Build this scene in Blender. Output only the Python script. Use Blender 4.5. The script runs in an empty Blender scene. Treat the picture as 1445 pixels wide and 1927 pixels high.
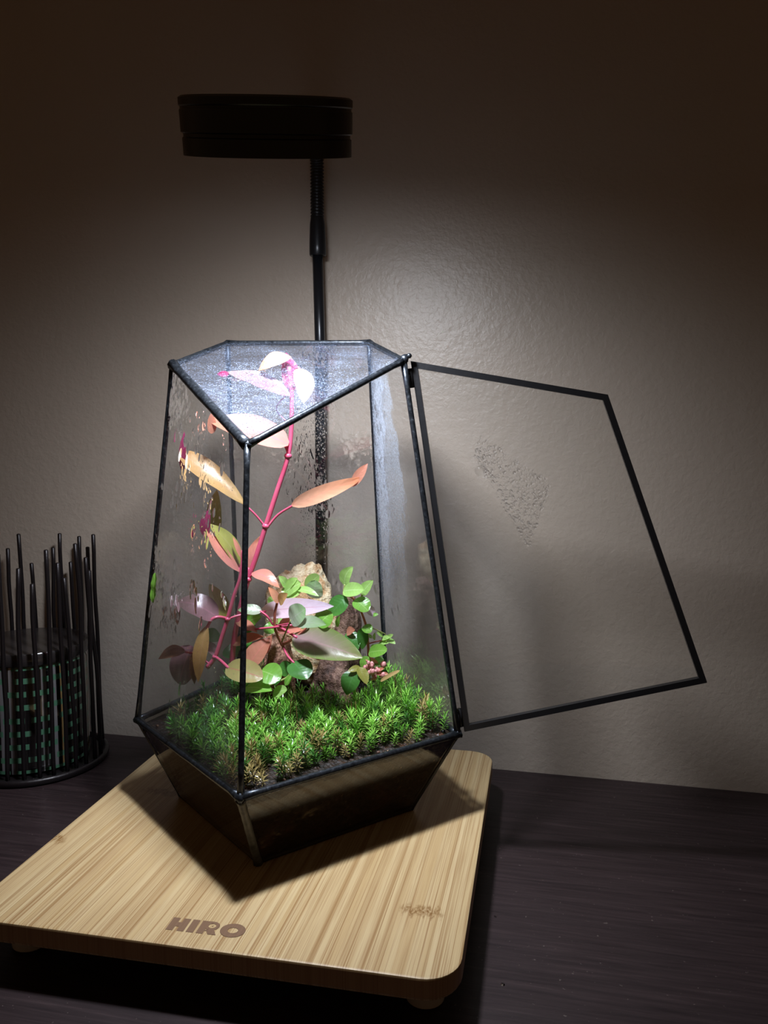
import bpy, bmesh, math, random
from math import sin, cos, pi, radians, sqrt, atan2
from mathutils import Vector, Matrix, noise
V = Vector
S = bpy.context.scene
COL = S.collection

# ------------------------------------------------------------------ camera
CF, CX, CY, CZ, PITCH, ROLL, YAW = 1519.78, 0.1861, -0.5556, 0.2698, -0.0989, 0.0048, -0.2101
IW, IH = 1445, 1927
fw = V((sin(YAW)*cos(PITCH), cos(YAW)*cos(PITCH), sin(PITCH)))
rt0 = V((cos(YAW), -sin(YAW), 0)); up0 = rt0.cross(fw)
RT = rt0*cos(ROLL)+up0*sin(ROLL); UP = -rt0*sin(ROLL)+up0*cos(ROLL)
O = V((CX, CY, CZ))
cam = bpy.data.cameras.new('camera'); camo = bpy.data.objects.new('camera', cam); COL.objects.link(camo)
cam.sensor_fit = 'VERTICAL'; cam.sensor_height = 24.0; cam.lens = CF/IH*24.0
cam.clip_start = 0.01; cam.clip_end = 50
M = Matrix((RT, UP, -fw)).transposed().to_4x4(); M.translation = O; camo.matrix_world = M
S.camera = camo
def ray(x, y): return fw + RT*((x-IW/2)/CF) - UP*((y-IH/2)/CF)
def at(x, y, Y): v = ray(x, y); return O + v*((Y-O.y)/v.y)          # photo measurement -> point at depth Y
def atz(x, y, Z): v = ray(x, y); return O + v*((Z-O.z)/v.z)
def pxm(p): return (V(p)-O).dot(fw)/CF                               # metres per measured pixel at p

# ------------------------------------------------------------------ world, exposure
w = bpy.data.worlds.new('world'); S.world = w; w.use_nodes = True
w.node_tree.nodes['Background'].inputs[0].default_value = (1.0, 0.56, 0.27, 1)
w.node_tree.nodes['Background'].inputs[1].default_value = 0.042
S.view_settings.view_transform = 'Standard'; S.view_settings.look = 'None'
S.view_settings.exposure = 0.0; S.view_settings.gamma = 1; S.view_settings.use_curve_mapping = False
LAMP_POWER = 3.5        # watts of the LED disc
LAMP_FALLOFF = 2.0     # lensed LEDs: intensity drops faster than a bare panel's
LAMP_COL = (0.86, 0.91, 1.0, 1)

# ------------------------------------------------------------------ helpers
def tag(o, label=None, cat=None, group=None, kind=None):
    if label: o['label'] = label
    if cat: o['category'] = cat
    if group: o['group'] = group
    if kind: o['kind'] = kind
    return o
def empty(name, loc, label, cat, group=None):
    o = bpy.data.objects.new(name, None); COL.objects.link(o); o.location = loc; o.empty_display_size = .01
    return tag(o, label, cat, group)
def obj(name, bm, mat, parent=None, smooth=True, label=None):
    me = bpy.data.meshes.new(name); bm.normal_update()
    bm.to_mesh(me); bm.free()
    if mat:
        for m in (mat if isinstance(mat, (list, tuple)) else [mat]): me.materials.append(m)
    if smooth: me.polygons.foreach_set('use_smooth', [True]*len(me.polygons))
    o = bpy.data.objects.new(name, me); COL.objects.link(o)
    if parent is not None:
        o.parent = parent; o.matrix_parent_inverse = Matrix.Identity(4)
        off = V((0, 0, 0)); p = parent
        while p is not None: off += p.location; p = p.parent
        o.location = -off
    if label: o['label'] = label
    return o
def recenter(o):                                                   # origin to the mesh's lower middle
    me = o.data; xs = [v.co for v in me.vertices]
    c = V((sum(v.x for v in xs)/len(xs), sum(v.y for v in xs)/len(xs), min(v.z for v in xs)))
    me.transform(Matrix.Translation(-c)); o.location = V(o.location)+c
    return o
def edge_smooth(o, ang=35):
    me = o.data; bm = bmesh.new(); bm.from_mesh(me)
    for e in bm.edges:
        if len(e.link_faces) == 2: e.smooth = e.calc_face_angle() < radians(ang)
    bm.to_mesh(me); bm.free(); return o
def frame_of(d):
    d = d.normalized(); a = V((0, 0, 1)) if abs(d.z) < .9 else V((1, 0, 0))
    x = d.cross(a).normalized(); y = d.cross(x).normalized(); return x, y
def tube(bm, pts, rad, n=8, cap=True, mi=0):
    pts = [V(p) for p in pts]; R = rad if isinstance(rad, (list, tuple)) else [rad]*len(pts)
    rings = []; px = None
    for i, p in enumerate(pts):
        d = (pts[min(i+1, len(pts)-1)]-pts[max(i-1, 0)]).normalized()
        if px is None: x, y = frame_of(d)
        else:
            x = (px-d*px.dot(d)).normalized(); y = d.cross(x)
        px = x
        rings.append([bm.verts.new(p+(x*cos(2*pi*k/n)+y*sin(2*pi*k/n))*R[i]) for k in range(n)])
    for a, b in zip(rings, rings[1:]):
        for k in range(n):
            f = bm.faces.new((a[k], a[(k+1) % n], b[(k+1) % n], b[k])); f.material_index = mi
    if cap: bm.faces.new(rings[0][::-1]); bm.faces.new(rings[-1])
    return bm
def spline(pts, n=6):
    pts = [V(p) for p in pts]; out = []
    P = [pts[0]*2-pts[1]]+pts+[pts[-1]*2-pts[-2]]
    for i in range(1, len(P)-2):
        for k in range(n):
            t = k/n; a, b, c, d = P[i-1:i+3]
            out.append(.5*((2*b)+(c-a)*t+(2*a-5*b+4*c-d)*t*t+(3*b-a-3*c+d)*t**3))
    out.append(pts[-1]); return out
def box(bm, p0, p1, mat4=None):
    x0, y0, z0 = p0; x1, y1, z1 = p1
    v = [V((x, y, z)) for z in (z0, z1) for y in (y0, y1) for x in (x0, x1)]
    if mat4: v = [mat4 @ q for q in v]
    v = [bm.verts.new(q) for q in v]
    for f in ((0, 2, 3, 1), (4, 5, 7, 6), (0, 1, 5, 4), (2, 6, 7, 3), (0, 4, 6, 2), (1, 3, 7, 5)): bm.faces.new([v[i] for i in f])
    return bm
def lathe(bm, c, prof, n=48, ax=None, x0=None):
    c = V(c); ax = ax or V((0, 0, 1)); x, y = (frame_of(ax) if x0 is None else (x0, ax.cross(x0)))
    rings = []
    for r, h in prof:
        if r < 1e-6: rings.append([bm.verts.new(c+ax*h)])
        else: rings.append([bm.verts.new(c+ax*h+(x*cos(2*pi*k/n)+y*sin(2*pi*k/n))*r) for k in range(n)])
    for a, b in zip(rings, rings[1:]):
        if len(a) == 1 and len(b) == 1: continue
        for k in range(n):
            k2 = (k+1) % n
            if len(a) == 1: bm.faces.new((a[0], b[k2], b[k]))
            elif len(b) == 1: bm.faces.new((a[k], a[k2], b[0]))
            else: bm.faces.new((a[k], a[k2], b[k2], b[k]))
    bmesh.ops.recalc_face_normals(bm, faces=bm.faces)
    return bm
def blob(bm, c, r, seg=10, rings=6, sq=(1, 1, 1), jit=0, seed=0):
    m = bmesh.ops.create_uvsphere(bm, u_segments=seg, v_segments=rings, radius=1)
    for v in m['verts']:
        k = 1+jit*noise.noise(v.co*1.7+V((seed, 0, 0)))
        v.co = V(c)+V((v.co.x*r*sq[0]*k, v.co.y*r*sq[1]*k, v.co.z*r*sq[2]*k))

# ------------------------------------------------------------------ material helpers
class N:
    def __init__(s, name):
        s.m = bpy.data.materials.new(name); s.m.use_nodes = True; s.t = s.m.node_tree; s.t.nodes.clear()
        s.out = s.t.nodes.new('ShaderNodeOutputMaterial')
    def n(s, kind, ins=None, **kw):
        d = s.t.nodes.new('ShaderNode'+kind)
        for k, v in kw.items(): setattr(d, k, v)
        for k, v in (ins or {}).items():
            if isinstance(v, bpy.types.NodeSocket): s.t.links.new(v, d.inputs[k])
            else: d.inputs[k].default_value = v
        return d
    def math(s, op, a, b=0.0, c=0.0, clamp=False):
        return s.n('Math', {0: a, 1: b, 2: c}, operation=op, use_clamp=clamp).outputs[0]
    def ramp(s, fac, stops):
        d = s.n('ValToRGB', {0: fac}); e = d.color_ramp.elements
        while len(e) < len(stops): e.new(.5)
        for q, (p, c) in zip(e, stops): q.position = p; q.color = (*c, 1) if len(c) == 3 else c
        return d.outputs[0]
    def mix(s, f, a, b, bt='MIX'):
        d = s.n('Mix', data_type='RGBA', blend_type=bt)
        for k, v in ((0, f), (6, a), (7, b)):
            if isinstance(v, bpy.types.NodeSocket): s.t.links.new(v, d.inputs[k])
            else: d.inputs[k].default_value = (*v, 1) if isinstance(v, tuple) and len(v) == 3 else v
        return d.outputs[2]
    def coord(s, which='Object', scale=(1, 1, 1)):
        t = s.n('TexCoord'); return s.n('Mapping', {0: t.outputs[which], 3: scale}).outputs[0]
    def noise(s, vec, scale, detail=4, rough=.5, dist=0):
        return s.n('TexNoise', {'Vector': vec, 'Scale': scale, 'Detail': detail, 'Roughness': rough, 'Distortion': dist}).outputs[0]
    def bump(s, h, dist, strength=1.0):
        return s.n('Bump', {'Height': h, 'Distance': dist, 'Strength': strength}).outputs[0]
    def pbr(s, col, rough=.5, nrm=None, **kw):
        ins = {'Base Color': (*col, 1) if isinstance(col, tuple) else col, 'Roughness': rough}
        if nrm is not None: ins['Normal'] = nrm
        ins.update(kw); return s.n('BsdfPrincipled', ins)
    def end(s, sh):
        s.t.links.new(sh.outputs[0] if hasattr(sh, 'outputs') else sh, s.out.inputs[0]); return s.m
    def mixsh(s, f, a, b):
        d = s.n('MixShader', {0: f}); s.t.links.new(a.outputs[0], d.inputs[1]); s.t.links.new(b.outputs[0], d.inputs[2]); return d

def simple(name, col, rough=.5, **kw): q = N(name); return q.end(q.pbr(col, rough, **kw))

# wall paint: tan, satin, orange peel roller texture
q = N('wall_paint'); vec = q.coord()
h = q.noise(vec, 300, 3, .55, .5); h2 = q.noise(vec, 120, 3, .5)
hh = q.math('ADD', q.math('MULTIPLY', h, .6), q.math('MULTIPLY', h2, .8))
c = q.mix(q.noise(vec, 9, 3), (.375, .315, .258), (.41, .342, .28))
M_WALL = q.end(q.pbr(c, .40, q.bump(hh, .0011, .5), **{'Specular IOR Level': .45}))
# espresso table top
q = N('table_wood'); vec = q.coord(scale=(3, 60, 10))
g = q.noise(vec, 5, 6, .65, .4)
g2 = q.noise(q.coord(scale=(1, 1, 1)), 30, 4)
c = q.ramp(g, [(.3, (.012, .0065, .0075)), (.6, (.028, .017, .018)), (.8, (.05, .032, .033))])
spk = q.math('GREATER_THAN', q.noise(q.coord(), 420, 2, .5), .735)
c = q.mix(q.math('MULTIPLY', spk, .35), c, (.2, .16, .14))
M_TABLE = q.end(q.pbr(c, q.math('ADD', q.math('MULTIPLY', g2, .15), .42), q.bump(g, .0004, .35), **{'Specular IOR Level': .35}))
# bamboo
q = N('bamboo'); vec = q.coord(); sx = q.n('SeparateXYZ', {0: vec})
wob = q.math('MULTIPLY', q.noise(q.coord(scale=(1, .35, 1)), 7, 1), .0006)
X = q.math('ADD', sx.outputs[0], wob)
def strip(wd, off):
    fl = q.math('FLOOR', q.math('DIVIDE', q.math('ADD', X, off), wd))
    return q.n('TexWhiteNoise', {'W': fl}, noise_dimensions='1D').outputs[0]
s1 = strip(.0034, .3); s2 = strip(.0011, .7); s3 = strip(.019, .5)
fib = q.n('TexNoise', {'Vector': q.coord(scale=(1150, 3.5, 3.5)), 'Scale': 1, 'Detail': 2, 'Roughness': .6}).outputs[0]
fib2 = q.n('TexNoise', {'Vector': q.coord(scale=(2300, 20, 10)), 'Scale': 1, 'Detail': 2}).outputs[0]
c = q.ramp(s1, [(0, (.42, .285, .13)), (.35, (.52, .395, .215)), (.7, (.47, .345, .18)), (1, (.34, .215, .095))])
c = q.mix(q.math('MULTIPLY', s2, .4), c, (.55, .42, .24))
c = q.mix(q.math('MULTIPLY', s3, .25), c, (.40, .26, .12))
c = q.mix(q.ramp(fib, [(.52, (0, 0, 0)), (.64, (.8, .8, .8))]), c, (.25, .135, .05))
c = q.mix(q.ramp(fib2, [(.50, (0, 0, 0)), (.70, (.6, .6, .6))]), c, (.29, .165, .07))
# bamboo nodes: short ragged brown bands across a few strips
kn = None
for kx, ky, kr in ((.118, -.128, .014), (-.136, -.100, .013), (-.098, -.020, .016), (.035, -.02, .015)):
    dx = q.math('DIVIDE', q.math('SUBTRACT', X, kx), kr); dy = q.math('DIVIDE', q.math('SUBTRACT', q.math('ADD', sx.outputs[1], q.math('MULTIPLY', s2, .006)), ky+.003), .006)
    d = q.math('SUBTRACT', 1.0, q.math('ADD', q.math('POWER', q.math('ABSOLUTE', dx), 4.0), q.math('POWER', q.math('ABSOLUTE', dy), 2.0)), clamp=True)
    kn = d if kn is None else q.math('MAXIMUM', kn, d)
kn = q.math('MULTIPLY', kn, q.ramp(q.noise(q.coord(scale=(1.6, .8, 1)), 420, 2, .6), [(.42, (.25, .25, .25)), (.56, (1, 1, 1))]))
c = q.mix(q.math('MULTIPLY', kn, 1.0), c, (.20, .10, .03))
ez = q.math('LESS_THAN', q.math('ABSOLUTE', q.n('SeparateXYZ', {0: q.n('NewGeometry').outputs['Normal']}).outputs[2]), .35)
c = q.mix(q.math('MULTIPLY', ez, .75), c, (.27, .165, .075))
M_BAMBOO = q.end(q.pbr(c, .42, q.bump(fib, .00012, .4), **{'Specular IOR Level': .35}))
M_LOGO = (lambda q: q.end(q.pbr(q.mix(q.n('TexNoise', {'Vector': q.coord(scale=(900, 30, 10)), 'Scale': 1}).outputs[0], (.13, .07, .04), (.22, .13, .075)), .42)))(N('burnt_lettering'))
M_FOOT = simple('pale_rubber', (.62, .58, .52), .2)
# metals
q = N('black_patina'); vec = q.coord(); nz = q.noise(vec, 420, 5, .6)
M_CAME = q.end(q.pbr(q.ramp(nz, [(.3, (.020, .023, .028)), (.6, (.05, .058, .07)), (.8, (.16, .18, .21))]), q.math('ADD', q.math('MULTIPLY', nz, .3), .2), q.bump(q.noise(vec, 160, 3), .0005, .35), Metallic=.8))
M_FOIL = (lambda q: q.end(q.pbr(q.ramp(q.noise(q.coord(), 200, 4), [(.3, (.05, .048, .04)), (.7, (.13, .125, .11))]), .45, Metallic=.6)))(N('dull_foil'))
M_CHANNEL = (lambda q: q.end(q.pbr((.016, .016, .018), .38, q.bump(q.noise(q.coord(), 150, 3), .0005, .3), Metallic=.5)))(N('black_channel'))
M_LAMPB = simple('black_satin', (.004, .004, .005), .32)
M_POLE = simple('black_enamel', (.010, .011, .014), .3, Metallic=.3)
M_ROD = (lambda q: q.end(q.pbr((.012, .009, .010), .36, q.bump(q.noise(q.coord(), 240, 2), .0004, .4), Metallic=.4)))(N('black_wire'))
q = N('led_diffuser'); M_LED = q.end(q.n('Emission', {0: LAMP_COL, 1: 12.0}))

# thin glass: transparent with a Fresnel mirror; optional haze (dried water, mist)
def glass(name, haze=None, tint=(.985, .99, .988), rough=.0, hazecol=(.75, .82, .92)):
    q = N(name); g = q.n('NewGeometry')
    dt = q.math('ABSOLUTE', q.n('VectorMath', {0: g.outputs['Incoming'], 1: g.outputs['Normal']}, operation='DOT_PRODUCT').outputs['Value'])
    F = q.math('ADD', .045, q.math('MULTIPLY', .955, q.math('POWER', q.math('SUBTRACT', 1.0, dt, clamp=True), 5.0)))
    tr = q.n('BsdfTransparent', {0: (*tint, 1)}); gl = q.n('BsdfGlossy', {0: (1, 1, 1, 1), 'Roughness': rough})
    sh = q.mixsh(F, tr, gl)
    if haze:
        f = haze(q)
        hz = q.mixsh(.5, q.n('BsdfDiffuse', {0: (*hazecol, 1)}), q.n('BsdfTranslucent', {0: (*hazecol, 1)}))
        sh = q.mixsh(f, sh, hz)
    return q.end(sh)
def uv(q): return q.n('SeparateXYZ', {0: q.n('TexCoord').outputs['UV']})
def hz_top(q):
    v = q.coord(); u = uv(q)
    sw = q.ramp(q.noise(q.coord(scale=(1, 2.4, 2.4)), 45, 6, .65, 2.2), [(.45, (.0, .0, .0)), (.62, (.06, .06, .06)), (.8, (.22, .22, .22))])
    sp = q.ramp(q.noise(v, 1100, 2, .5), [(.60, (0, 0, 0)), (.66, (.42, .42, .42))])
    big = q.ramp(q.noise(v, 22, 3, .6), [(.38, (.25, .25, .25)), (.65, (1, 1, 1))])
    return q.math('MULTIPLY', q.math('ADD', q.math('ADD', sw, sp), .02), big, clamp=True)
def hz_fine(k, sc=900, base=.01):
    def f(q):
        v = q.coord()
        sp = q.ramp(q.noise(v, sc, 2, .5), [(.60, (0, 0, 0)), (.72, (1, 1, 1))])
        big = q.ramp(q.noise(q.coord(scale=(1.5, 1.5, .5)), 28, 3, .6), [(.4, (.1, .1, .1)), (.7, (1, 1, 1))])
        return q.math('MULTIPLY', q.math('ADD', q.math('MULTIPLY', sp, k), base), big, clamp=True)
    return f
def hz_streak(q):
    u = uv(q); nz = q.noise(q.coord(scale=(1, 1, .6)), 60, 6, .7)
    edge = q.math('ADD', .42, q.math('MULTIPLY', q.math('SUBTRACT', nz, .5), .55))
    a = q.math('MULTIPLY', q.math('SUBTRACT', edge, u.outputs[0]), 14.0, clamp=True)
    lo = q.math('MULTIPLY', q.math('SUBTRACT', u.outputs[1], .12), 1.7, clamp=True)
    hi = q.math('MULTIPLY', q.math('SUBTRACT', .97, u.outputs[1]), 14.0, clamp=True)
    sp = q.ramp(q.noise(q.coord(), 700, 3, .6), [(.35, (.35, .35, .35)), (.65, (1, 1, 1))])
    m = q.math('MULTIPLY', q.math('MULTIPLY', a, lo), q.math('MULTIPLY', hi, sp))
    return q.math('ADD', q.math('MULTIPLY', m, .75), .015, clamp=True)
def hz_left(q):
    u = uv(q)
    fog = q.ramp(q.noise(q.coord(scale=(1.6, 1.6, .35)), 26, 4, .6), [(.42, (.0, .0, .0)), (.75, (.13, .13, .13))])
    sp = q.ramp(q.noise(q.coord(), 800, 2, .5), [(.66, (0, 0, 0)), (.73, (.4, .4, .4))])
    return q.math('ADD', q.math('ADD', fog, q.math('MULTIPLY', sp, .5)), .012, clamp=True)
def hz_dirt(q):
    a = q.ramp(q.noise(q.coord(scale=(1, 1, 1.6)), 70, 6, .7, 1.), [(.58, (0, 0, 0)), (.68, (.32, .32, .32))])
    return q.math('ADD', a, .004, clamp=True)
G_TOP = glass('glass_misted', hz_top, tint=(.95, .97, 1.0), hazecol=(.55, .68, .95)); G_BACK = glass('glass_back', hz_fine(.22))
G_STREAK = glass('glass_streaked', hz_streak); G_LEFT = glass('glass_fogged', hz_left)
G_CLEAR = glass('glass_clear', hz_fine(.05, 500, .006)); G_LOW = glass('glass_soiled', hz_dirt, tint=(.74, .72, .68), hazecol=(.34, .25, .16))
q = N('water'); M_WATER = q.end(q.n('BsdfGlass', {0: (1, 1, 1, 1), 'IOR': 1.33, 'Roughness': .0}))

# leaf materials: colour along/across the blade, midrib and side veins, translucency, pale/pink underside
def leafmat(name, top, tip, under=None, vein=None, rough=.30, trans=.42, edge=None):
    q = N(name); u = uv(q); U, Vv = u.outputs[0], u.outputs[1]
    av = q.math('ABSOLUTE', q.math('SUBTRACT', q.math('MULTIPLY', Vv, 2.0), 1.0))
    nz = q.noise(q.coord(), 160, 4, .6)
    c = q.mix(q.math('MULTIPLY', q.math('POWER', U, 1.6), 1.0, clamp=True), (*top, 1), (*tip, 1))
    if edge: c = q.mix(q.math('POWER', av, 1.8), c, (*edge, 1))
    c = q.mix(q.math('MULTIPLY', nz, .55), c, tuple(x*.55 for x in top))
    vn = vein or tuple(min(1, x*1.5+.05) for x in top)
    mid = q.math('LESS_THAN', av, .055)
    sv = q.math('PINGPONG', q.math('SUBTRACT', q.math('MULTIPLY', U, 7.0), q.math('MULTIPLY', av, 1.3)), .5)
    side = q.math('LESS_THAN', sv, .045)
    c = q.mix(q.math('ADD', q.math('MULTIPLY', mid, .5), q.math('MULTIPLY', side, .18), clamp=True), c, (*vn, 1))
    if under:
        c = q.mix(q.n('NewGeometry').outputs['Backfacing'], c, (*under, 1))
    p = q.pbr(c, rough, q.bump(q.math('ADD', q.math('MULTIPLY', sv, .25), q.math('MULTIPLY', nz, .5)), .0006, .5), **{'Specular IOR Level': .55})
    t = q.n('BsdfTranslucent', {0: c}); return q.end(q.mixsh(trans, p, t))
L = dict(
 pink=leafmat('leaf_pink', (.74, .28, .22), (.78, .30, .15), (.68, .12, .18), (.75, .2, .25)),
 orange=leafmat('leaf_orange', (.82, .42, .26), (.78, .28, .12), (.62, .10, .12), (.7, .3, .2)),
 gold=leafmat('leaf_gold', (.60, .38, .14), (.66, .34, .12), (.52, .14, .13), (.6, .35, .2)),
 olive=leafmat('leaf_olive', (.36, .36, .07), (.42, .40, .10), (.4, .12, .12), (.4, .36, .15)),
 yellow=leafmat('leaf_yellow', (.42, .36, .12), (.46, .36, .16), (.5, .3, .2), (.52, .12, .12)),
 mauve=leafmat('leaf_mauve', (.32, .16, .18), (.27, .19, .16), (.36, .12, .14), (.45, .2, .26)),
 mauvegreen=leafmat('leaf_mauve_green', (.46, .30, .30), (.26, .34, .07), (.35, .14, .16), (.5, .3, .3), edge=(.20, .36, .04)),
 white=leafmat('leaf_pale_pink', (.85, .64, .70), (.74, .60, .74), (.4, .2, .22), (.6, .28, .36)),
 magenta=leafmat('leaf_magenta', (.42, .04, .13), (.36, .03, .12), (.42, .04, .12), (.5, .1, .2)),
 red=leafmat('leaf_red', (.56, .24, .15), (.50, .17, .10), (.45, .08, .08), (.6, .2, .15)),
 brown=leafmat('leaf_brown', (.28, .13, .08), (.22, .10, .06), (.3, .1, .08), (.35, .2, .1)),
 green=leafmat('leaf_green', (.20, .46, .06), (.24, .52, .07), (.32, .50, .14), (.42, .62, .2)),
 lime=leafmat('leaf_lime', (.40, .66, .17), (.44, .70, .18), (.42, .6, .2), (.62, .8, .4)),
 dark=leafmat('leaf_dark_green', (.07, .24, .045), (.09, .28, .04), (.1, .22, .06), (.1, .28, .07)),
 grey=leafmat('leaf_grey_green', (.42, .48, .34), (.28, .50, .18), (.25, .3, .2), (.42, .44, .34)),
 straw=leafmat('leaf_straw', (.55, .38, .16), (.6, .42, .18), (.5, .35, .15)),
)
def stemmat(name, c1, c2): q = N(name); return q.end(q.pbr(q.mix(q.noise(q.coord(), 120, 3), c1, c2), .3, **{'Subsurface Weight': .15, 'Subsurface Scale': .003}))
T_PINK = stemmat('stem_pink', (.46, .045, .11), (.56, .11, .17)); T_RED = stemmat('stem_red_brown', (.36, .09, .05), (.50, .20, .14))
T_GREEN = stemmat('stem_green', (.22, .30, .08), (.35, .34, .12)); T_DARK = stemmat('stem_plum', (.26, .05, .08), (.34, .1, .12))
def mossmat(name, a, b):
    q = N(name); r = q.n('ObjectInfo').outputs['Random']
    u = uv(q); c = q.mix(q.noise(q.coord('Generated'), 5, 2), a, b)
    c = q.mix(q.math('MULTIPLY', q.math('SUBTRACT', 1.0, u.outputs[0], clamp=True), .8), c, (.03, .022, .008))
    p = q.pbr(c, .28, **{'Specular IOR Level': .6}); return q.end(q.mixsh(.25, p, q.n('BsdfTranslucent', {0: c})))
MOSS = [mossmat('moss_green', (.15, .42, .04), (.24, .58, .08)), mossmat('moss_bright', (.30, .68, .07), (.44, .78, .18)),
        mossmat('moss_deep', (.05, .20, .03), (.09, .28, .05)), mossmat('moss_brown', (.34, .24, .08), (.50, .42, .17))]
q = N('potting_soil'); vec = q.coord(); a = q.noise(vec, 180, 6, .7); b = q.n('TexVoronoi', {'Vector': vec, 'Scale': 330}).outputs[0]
c = q.ramp(a, [(.35, (.005, .003, .002)), (.55, (.018, .008, .005)), (.72, (.06, .024, .012)), (.85, (.2, .11, .05))])
rp = q.ramp(q.noise(vec, 38, 4, .6), [(.54, (0, 0, 0)), (.66, (.8, .8, .8))]); c = q.mix(rp, c, (.10, .032, .012))
sp_ = q.ramp(q.noise(vec, 330, 2, .5), [(.70, (0, 0, 0)), (.74, (1, 1, 1))]); c = q.mix(sp_, c, (.42, .27, .13))
M_SOIL = q.end(q.pbr(c, .5, q.bump(q.math('ADD', a, b), .0022, .9)))
def rockmat(name, light, mid, darkc):
    q = N(name); vec = q.coord(); a = q.noise(vec, 34, 8, .68, 1.2); b = q.noise(vec, 190, 4, .6)
    v = q.n('TexVoronoi', {'Vector': vec, 'Scale': 90}, feature='F1').outputs[0]
    c = q.ramp(q.math('ADD', q.math('MULTIPLY', a, .75), q.math('MULTIPLY', b, .25)), [(.36, darkc), (.47, mid), (.56, light), (.75, tuple(min(1, x*1.15) for x in light))])
    return q.end(q.pbr(c, .7, q.bump(q.math('ADD', q.math('ADD', a, b), q.math('MULTIPLY', v, .5)), .004, .8)))
R_CREAM = rockmat('stone_cream', (.80, .68, .44), (.48, .28, .12), (.08, .04, .02))
R_BROWN = rockmat('stone_brown', (.27, .16, .11), (.12, .06, .04), (.022, .012, .010))
R_PINK = rockmat('stone_rust', (.46, .26, .16), (.25, .11, .07), (.05, .02, .015))

# ------------------------------------------------------------------ setting
ZT = -.035
pw = [atz(x, y, ZT) for x, y in ((205, 1380), (930, 1447), (1440, 1492))]
YW = sum(p.y for p in pw)/3
bm = bmesh.new(); box(bm, (-1.6, YW, -.9), (1.6, YW+.1, 1.7)); tag(obj('wall_back', bm, M_WALL, None, False), kind='structure')
bm = bmesh.new(); box(bm, (-.9, -.50, ZT-.035), (.95, YW-.001, ZT)); bmesh.ops.bevel(bm, geom=bm.edges[:], offset=.002, segments=2)
tag(recenter(obj('table', bm, M_TABLE, None, False)), 'dark espresso wood table top pushed against the tan wall', 'table')

# ------------------------------------------------------------------ bamboo scale
BTH = .0182; BR = Matrix.Rotation(BTH, 3, 'Z')
bx0, bx1, by0, by1 = -.1375, .1422, -.1864, .1083
scale = empty('bathroom_scale', (0, -.04, ZT), 'square bamboo topped scale with rounded corners and burnt word HIRO, under the terrarium', 'scale')
def rrect(x0, x1, y0, y1, r, n=8):
    out = []
    for cx, cy, a0 in ((x1-r, y1-r, 0), (x0+r, y1-r, pi/2), (x0+r, y0+r, pi), (x1-r, y0+r, 1.5*pi)):
        for k in range(n+1): a = a0+pi/2*k/n; out.append((cx+r*cos(a), cy+r*sin(a)))
    return out
bm = bmesh.new(); rings = []
TK = .0135
for ins, z in ((.004, -TK), (.0012, -TK+.001), (0, -TK+.003), (0, -TK+.0033), (0, -.0016), (0, -.0014), (.0004, -.0004), (.0014, 0), (.0018, 0)):
    rings.append([bm.verts.new(BR @ V((x, y, z))) for x, y in rrect(bx0+ins, bx1-ins, by0+ins, by1-ins, .020-ins)])
for a, b in zip(rings, rings[1:]):
    for k in range(len(a)): bm.faces.new((a[k], a[(k+1) % len(a)], b[(k+1) % len(a)], b[k]))
bm.faces.new(rings[0][::-1]); bm.faces.new(rings[-1])
edge_smooth(obj('platform', bm, M_BAMBOO, scale))
for fx in (-.116, .121):
    for fy in (-.153, .080):
        c = BR @ V((fx, fy, 0)); bm = bmesh.new()
        lathe(bm, (c.x, c.y, ZT), [(0, 0), (.0085, 0), (.0105, .0015), (.0112, .010), (.0105, .0215), (0, .0215)], 28); edge_smooth(obj('foot', bm, M_FOOT, scale))
# lettering H I R O
LO = V((-.0156, -.1748)); LD = .034
def lp(x, y): return V((LO.x+x*.955*cos(LD)-y*sin(LD), LO.y+x*sin(LD)+y*cos(LD), .00015))
Hh = .0112
pz = [0]
def poly(bm, pts):
    pz[0] += 1; f = bm.faces.new([bm.verts.new(lp(x*.001, y*.001*Hh/.0112)+V((0, 0, pz[0]*1e-6))) for x, y in pts]); f.normal_update()
    if f.normal.z < 0: f.normal_flip()
def letter(fn): bm = bmesh.new(); fn(bm); obj('letter', bm, M_LOGO, scale, False)
letter(lambda bm: (poly(bm, [(0, 0), (4.3, 0), (4.3, 11.2), (0, 11.2)]), poly(bm, [(4.3, 3.6), (6.6, 3.6), (6.6, 7.4), (4.3, 7.4)]), poly(bm, [(6.6, 0), (10.8, 0), (10.8, 11.2), (6.6, 11.2)])))
letter(lambda bm: poly(bm, [(12.2, 0), (16.5, 0), (16.5, 11.2), (12.2, 11.2)]))
def ringpoly(bm, c, ro, ri, n=32, a0=0, a1=2*pi):
    P = [[(c[0]+r[0]*cos(a0+(a1-a0)*k/n), c[1]+r[1]*sin(a0+(a1-a0)*k/n)) for r in (ro, ri)] for k in range(n+1)]
    for a, b in zip(P, P[1:]): poly(bm, [a[1], a[0], b[0], b[1]])
def letR(bm):
    poly(bm, [(18.2, 0), (22.3, 0), (22.3, 11.2), (18.2, 11.2)])
    ringpoly(bm, (25.2, 7.4), (4.4, 3.8), (2.2, 1.9)); poly(bm, [(22.3, 9.2), (25.2, 9.2), (25.2, 11.2), (22.3, 11.2)])
    poly(bm, [(22.3, 3.4), (27.5, 4.4), (30.2, 0), (25.2, 0), (23.6, 2.6), (22.3, 2.6)])
    poly(bm, [(24.9, 6.8), (25.6, 7.0), (25.9, 8.0), (25.3, 7.7)])
letter(letR)
letter(lambda bm: ringpoly(bm, (38.2, 5.6), (7.3, 6.0), (3.0, 2.4), 48))

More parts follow.
